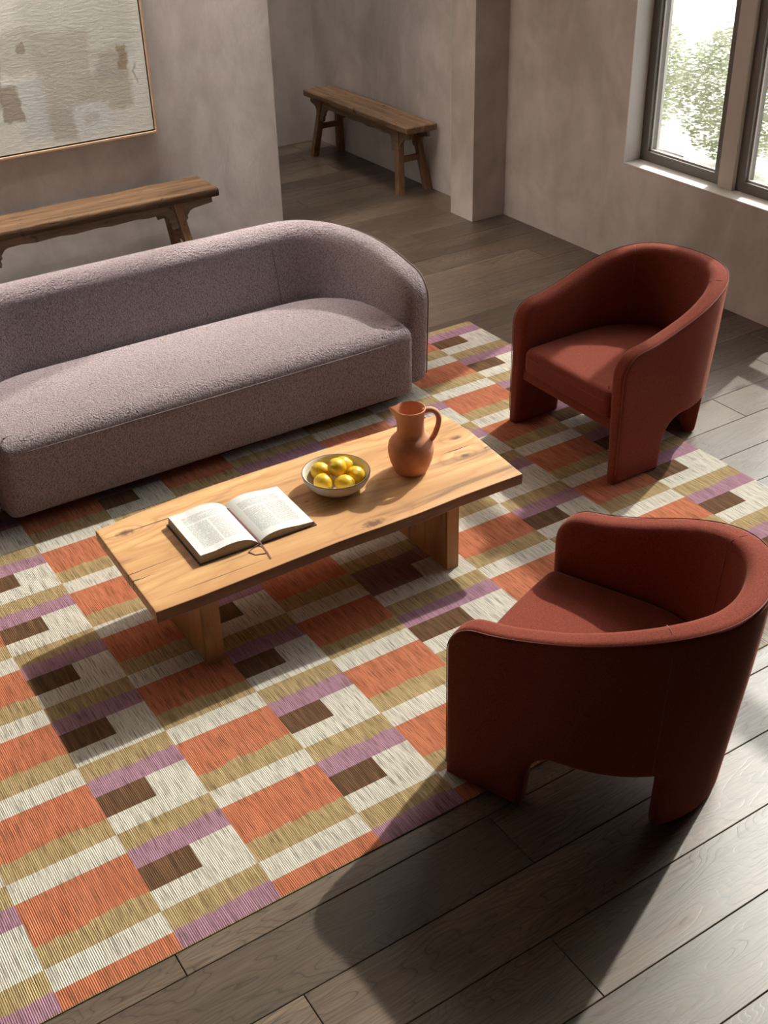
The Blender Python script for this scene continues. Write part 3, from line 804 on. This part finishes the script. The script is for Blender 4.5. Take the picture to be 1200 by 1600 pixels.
# ------------------------------------------------------------------ book
TZ = .36
def make_book():
    bx, by = 1.432, 3.295
    root = thing('open_book', 'thick open book with printed pages lying face up on the coffee table', 'book', (bx, by, TZ), math.radians(-1.5))
    hw, hh = .222, .146
    bm = bmesh.new()
    for s in (-1, 1):
        v = box(bm, min(s*.012, s*(hw+.010)), max(s*.012, s*(hw+.010)), -hh-.006, hh+.006, .0005, .0035)
    box(bm, -.013, .013, -hh-.006, hh+.006, .0005, .0030)
    link('cover', bm, MT['cover'], root)
    def prof(t, side):     # t 0 at gutter .. 1 at fore edge -> (x, z)
        hmax = .036 if side < 0 else .026
        x = t*hw
        z = .006 + (hmax-.006)*(1-math.exp(-t*9))*(1.0 + .28*math.sin(min(1, t*1.35)*PI)*1) * (1 if side < 0 else (1.12 - .55*t*t))
        return x, z
    for side in (-1, 1):
        bm = bmesh.new(); uvl = bm.loops.layers.uv.new('UVMap'); N = 26
        rows = []
        for i in range(N+1):
            t = i/N; x, z = prof(t, side)
            rows.append([bm.verts.new((side*x, y, z)) for y in (-hh, hh)] + [bm.verts.new((side*(x*(1-.0)+(.004 if i == N else 0)), y, .0036)) for y in (-hh, hh)])
        for i in range(N):
            a, b = rows[i], rows[i+1]
            f = bm.faces.new((a[0], b[0], b[1], a[1]))
            for l in f.loops:
                u = abs(l.vert.co.x)/hw
                u = u if side > 0 else 1-u
                l[uvl].uv = (u, (l.vert.co.y+hh)/(2*hh))
            for q in ((a[0], a[2], b[2], b[0]), (a[1], b[1], b[3], a[3])):
                bm.faces.new(q).material_index = 1
        a = rows[-1]; bm.faces.new((a[0], a[2], a[3], a[1])).material_index = 1
        bmesh.ops.recalc_face_normals(bm, faces=bm.faces[:])
        link('page_block', bm, [MT['page'], MT['pageedge']], root, smooth=30)
    bm = bmesh.new()
    def rib(pts, w):
        prev = None
        for i, p in enumerate(pts):
            p = Vector(p); d = (Vector(pts[min(i+1, len(pts)-1)]) - Vector(pts[max(i-1, 0)])).normalized(); n = Vector((-d.y, d.x, 0)).normalized()*w
            cur = [bm.verts.new(p+n), bm.verts.new(p-n), bm.verts.new(p-n-Vector((0, 0, .0012))), bm.verts.new(p+n-Vector((0, 0, .0012)))]
            if prev:
                for k in range(4): bm.faces.new((prev[k], prev[(k+1) % 4], cur[(k+1) % 4], cur[k]))
            prev = cur
    rib([(0, .12, .011), (.002, .0, .0115), (.003, -.14, .012), (.004, -.152, .010), (.004, -.17, .0016), (.001, -.21, .0016), (-.006, -.252, .0016)], .0032)
    rib([(.004, -.150, .008), (-.03, -.158, .0016), (-.052, -.172, .0028), (-.04, -.20, .0016), (-.004, -.212, .0030)], .0022)
    link('ribbon', bm, MT['ribbon'], root)
make_book()

# ------------------------------------------------------------------ bowl, lemons, pitcher
def make_bowl():
    root = thing('bowl', 'shallow cream stoneware bowl holding lemons on the coffee table', 'bowl', (1.853, 3.318, TZ))
    R = .131
    bm = bmesh.new()
    outer = [(0, .004), (.062, .004), (.066, 0), (.074, 0), (.078, .005), (.100, .020), (.118, .038), (.128, .056), (R, .070), (R+.0005, .074)]
    inn = [(R-.0035, .0755), (R-.007, .073), (.122, .056), (.111, .038), (.092, .020), (.070, .011), (.0, .008)]
    lathe(bm, outer + inn, 64); link('body', bm, MT['bowl'], root, smooth=50)
    bm = bmesh.new(); tube(bm, [((R-.0015)*math.cos(a*2*PI/64), (R-.0015)*math.sin(a*2*PI/64), .0748) for a in range(65)], .0022, 6, False); link('rim', bm, MT['bowl_rim'], root, smooth=60)
make_bowl()
lem_labels = ['lemon at the left rear of the bowl', 'lemon on top in the middle of the bowl', 'lemon at the very back of the bowl', 'lemon at the right of the bowl', 'lemon at the left front of the bowl', 'lemon at the front right of the bowl, beside the rim']
lem = [(1.822, 3.384, .052, .4, .1), (1.862, 3.325, .086, 2.2, .5), (1.912, 3.370, .054, 1.0, -.3), (1.919, 3.284, .051, 2.6, .6), (1.789, 3.306, .051, .1, .1), (1.853, 3.252, .050, .9, .3)]
def lemon_mesh():
    bm = bmesh.new(); prof = []
    for k in range(25):
        th = PI*k/24; z = -math.cos(th); r = math.sin(th)
        rr = .0358*r**.95; zz = .0385*z
        if abs(z) > .93: zz += math.copysign(.004*(abs(z)-.93)/.07, z); 
        prof.append((rr if 0 < k < 24 else 0, zz))
    lathe(bm, prof, 28)
    for v in bm.verts: v.co *= 1 + .03*noise.noise(v.co*40)
    return bm
first = None
for (x, y, z, rz, rx), lb in zip(lem, lem_labels):
    if first is None:
        root = thing('lemon', '', 'lemon'); link('skin', lemon_mesh(), MT['lemon'], root, smooth=180)
        bm = bmesh.new(); lathe(bm, [(0, .0440), (.0028, .043), (.0034, .0408), (.0, .040)], 10); link('stem_end', bm, MT['lemon_tip'], root, smooth=60)
        first = root; o = root
    else: o = copy_tree(first)
    o.location = (x, y, TZ+z); o.rotation_euler = (PI/2+rx, .2, rz); o['label'] = 'yellow ' + lb; o['group'] = 'lemons in the bowl'

def make_pitcher():
    ang = math.atan2(-.5281, .8492)           # handle direction
    root = thing('pitcher', 'terracotta clay pitcher with loop handle and spout on the coffee table beside the bowl', 'pitcher', (2.163, 3.268, TZ), ang)
    bm = bmesh.new()
    o = [(0, 0), (.058, 0), (.063, .004), (.072, .022), (.082, .050), (.0885, .080), (.0895, .102), (.086, .125), (.076, .143), (.064, .155), (.056, .163), (.053, .174), (.052, .205), (.0525, .235), (.055, .255), (.0580, .268), (.0590, .272)]
    i = [(.0560, .2735), (.0540, .270), (.051, .252), (.0480, .235), (.0480, .180), (.057, .160), (.078, .135), (.082, .105), (.07, .05), (.05, .012), (0, .008)]
    lathe(bm, o+i, 56)
    for v in bm.verts:                        # pull the spout
        r = math.hypot(v.co.x, v.co.y); a = math.atan2(v.co.y, -v.co.x)
        f = max(0, 1-abs(a)/.55)**1.5*smoothstep((v.co.z-.215)/.055) if r > .02 else 0
        if f > 0: v.co.x -= .024*f; v.co.y *= 1-.3*f; v.co.z += .006*f
    link('body', bm, MT['clay'], root, smooth=60)
    bm = bmesh.new()
    P = [(.050, .258), (.066, .2635), (.085, .262), (.100, .250), (.108, .230), (.107, .205), (.101, .180), (.093, .158), (.083, .140), (.075, .133)]
    pts = []
    for k in range(len(P)-1):
        for j in range(4):
            t = j/4; p0, p1, p2, p3 = P[max(k-1, 0)], P[k], P[k+1], P[min(k+2, len(P)-1)]
            pts.append(tuple(.5*((2*p1[q]) + (-p0[q]+p2[q])*t + (2*p0[q]-5*p1[q]+4*p2[q]-p3[q])*t*t + (-p0[q]+3*p1[q]-3*p2[q]+p3[q])*t**3) for q in (0, 1)))
    pts.append(P[-1])
    tube(bm, [(x, 0, z) for x, z in pts], [.0108]*len(pts), 12); 
    for v in bm.verts: v.co.y *= 1.25
    link('handle', bm, MT['clay'], root, smooth=60)
make_pitcher()

# ------------------------------------------------------------------ benches (long axis = local x, front = local -y)
def make_bench(label, L, Wd, H, th, leg_in, seatm, apm, legm, loc, rz, name='wooden_bench'):
    root = thing(name, label, 'bench', loc, rz, 'antique benches against the walls')
    bm = bmesh.new()
    pl = []
    rnd = random.Random(len(label))
    for (a, b) in dens([(-L/2, -Wd/2), (L/2, -Wd/2), (L/2, Wd/2), (-L/2, Wd/2)], .035):
        pl.append((a + rnd.uniform(-.002, .002), b + rnd.uniform(-.003, .003)))
    bm = puff(pl, H-th, H, .008, .012, (.06, .05), lambda x, y, z: (x, y, z + .003*noise.noise(Vector((x*5, y*8, 0)))), 3)
    link('seat', bm, seatm, root, smooth=50)
    ht = H - th
    sx, sy = .085, .055          # splay
    lw = .052
    for ex in (-1, 1):
        for ey in (-1, 1):
            tx, ty = ex*(L/2-leg_in), ey*(Wd/2-.062); fx, fy = tx + ex*sx, ty + ey*sy
            bm = bmesh.new(); vs = []
            for (cx, cy, z, w) in ((fx, fy, 0, lw), (tx, ty, ht+.004, lw*.92)):
                vs.append([bm.verts.new((cx+i*w/2, cy+j*w/2, z)) for i, j in ((-1, -1), (1, -1), (1, 1), (-1, 1))])
            bm.faces.new(vs[0][::-1]); bm.faces.new(vs[1])
            for k in range(4): bm.faces.new((vs[0][k], vs[0][(k+1) % 4], vs[1][(k+1) % 4], vs[1][k]))
            bevel_all(bm, .008, 2); link('leg', bm, legm, root, smooth=40)
        # end stretcher between the two legs of this end
        zt = .24; k = 1 - zt/ht; xx = ex*(L/2-leg_in+sx*k); yy = (Wd/2-.062)+sy*k
        bm = bmesh.new(); box(bm, xx-.014, xx+.014, -yy, yy, zt-.02, zt+.02); bevel_all(bm, .004); link('stretcher', bm, legm, root, smooth=40)
        # short top rail across the end
        xx = ex*(L/2-leg_in); bm = bmesh.new(); box(bm, xx-.012, xx+.012, -Wd/2+.05, Wd/2-.05, ht-.055, ht+.002); link('end_rail', bm, legm, root)
    # long aprons with stepped brackets
    for ey in (-1, 1):
        tx = L/2-leg_in; a = .062; d = .155
        def bracket(x, s):   # s=+1 bracket grows toward +x from the leg
            return [(x, ht-d), (x+s*.022, ht-d-.004), (x+s*.030, ht-d+.018), (x+s*.026, ht-d+.034), (x+s*.040, ht-d+.046), (x+s*.038, ht-d+.062), (x+s*.062, ht-a-.004), (x+s*.085, ht-a+.004)]
        prof = [(-L/2+.03, ht+.002)] + [(-L/2+.03, ht-a+.018)]
        prof += bracket(-tx-.024, -1)[::-1] + [(-tx+.024, ht-d)] + bracket(-tx+.024, 1)
        prof += [(-tx+.024+.085+(2*tx-.218)*k/12, ht-a+.004+.004*math.sin(k*2.1)) for k in range(1, 12)]
        prof += bracket(tx-.024, -1)[::-1] + bracket(tx+.024, 1) + [(L/2-.03, ht-a+.018), (L/2-.03, ht+.002)]
        yy = ey*(Wd/2-.060)
        bm = bmesh.new(); th2 = .022
        A = [bm.verts.new((x, yy-th2/2-(ey*.02*(ht-z)/.13)*-1, z)) for x, z in prof]; B = [bm.verts.new((x, yy+th2/2+(ey*.02*(ht-z)/.13), z)) for x, z in prof]
        n = len(prof)
        for k in range(n): bm.faces.new((A[k], A[(k+1) % n], B[(k+1) % n], B[k]))
        f0 = bm.faces.new(A[::-1]); f1 = bm.faces.new(B)
        bmesh.ops.recalc_face_normals(bm, faces=bm.faces[:])
        link('apron', bm, apm, root)
    return root
make_bench('long brown wooden bench against the wall below the abstract painting, behind the sofa', 1.70, .30, .53, .055, .27, MT['bench_seat_front'], MT['bench_apron'], MT['bench_leg'], (2.08, 6.68, FZ), 0)
make_bench('weathered wooden bench with worn edges standing in the alcove at the back', 1.50, .262, .505, .050, .20, MT['bench_seat_rear'], MT['bench_apron'], MT['bench_leg'], (4.772, 7.755, FZ), -PI/2)

# ------------------------------------------------------------------ painting
def make_painting():
    x0, x1, z0, z1 = .95, 2.705, .828, 2.28; y = WY
    root = thing('framed_painting', 'large abstract grey and tan painting in thin pale wood frame on left wall', 'painting', ((x0+x1)/2, y, (z0+z1)/2))
    cx, cz = (x0+x1)/2, (z0+z1)/2
    bm = bmesh.new(); f = .010; d = .045
    for (a, b, c, e) in ((x0, x0+f, z0, z1), (x1-f, x1, z0, z1), (x0+f, x1-f, z0, z0+f), (x0+f, x1-f, z1-f, z1)):
        box(bm, a-cx, b-cx, -d, -.001, c-cz, e-cz)
    link('picture_frame', bm, MT['frame_wood'], root)
    bm = bmesh.new(); box(bm, x0+f-cx, x1-f-cx, -.022, -.002, z0+f-cz, z1-f-cz); link('backing', bm, MT['frame_dark'], root)
    g = f+.010
    bm = bmesh.new(); box(bm, x0+g, x1-g, -.036, -.0225, z0+g, z1-g); bevel_all(bm, .002)
    o = link('canvas', bm, MT['canvas'], root, smooth=30, loc=(-cx, 0, -cz))
make_painting()
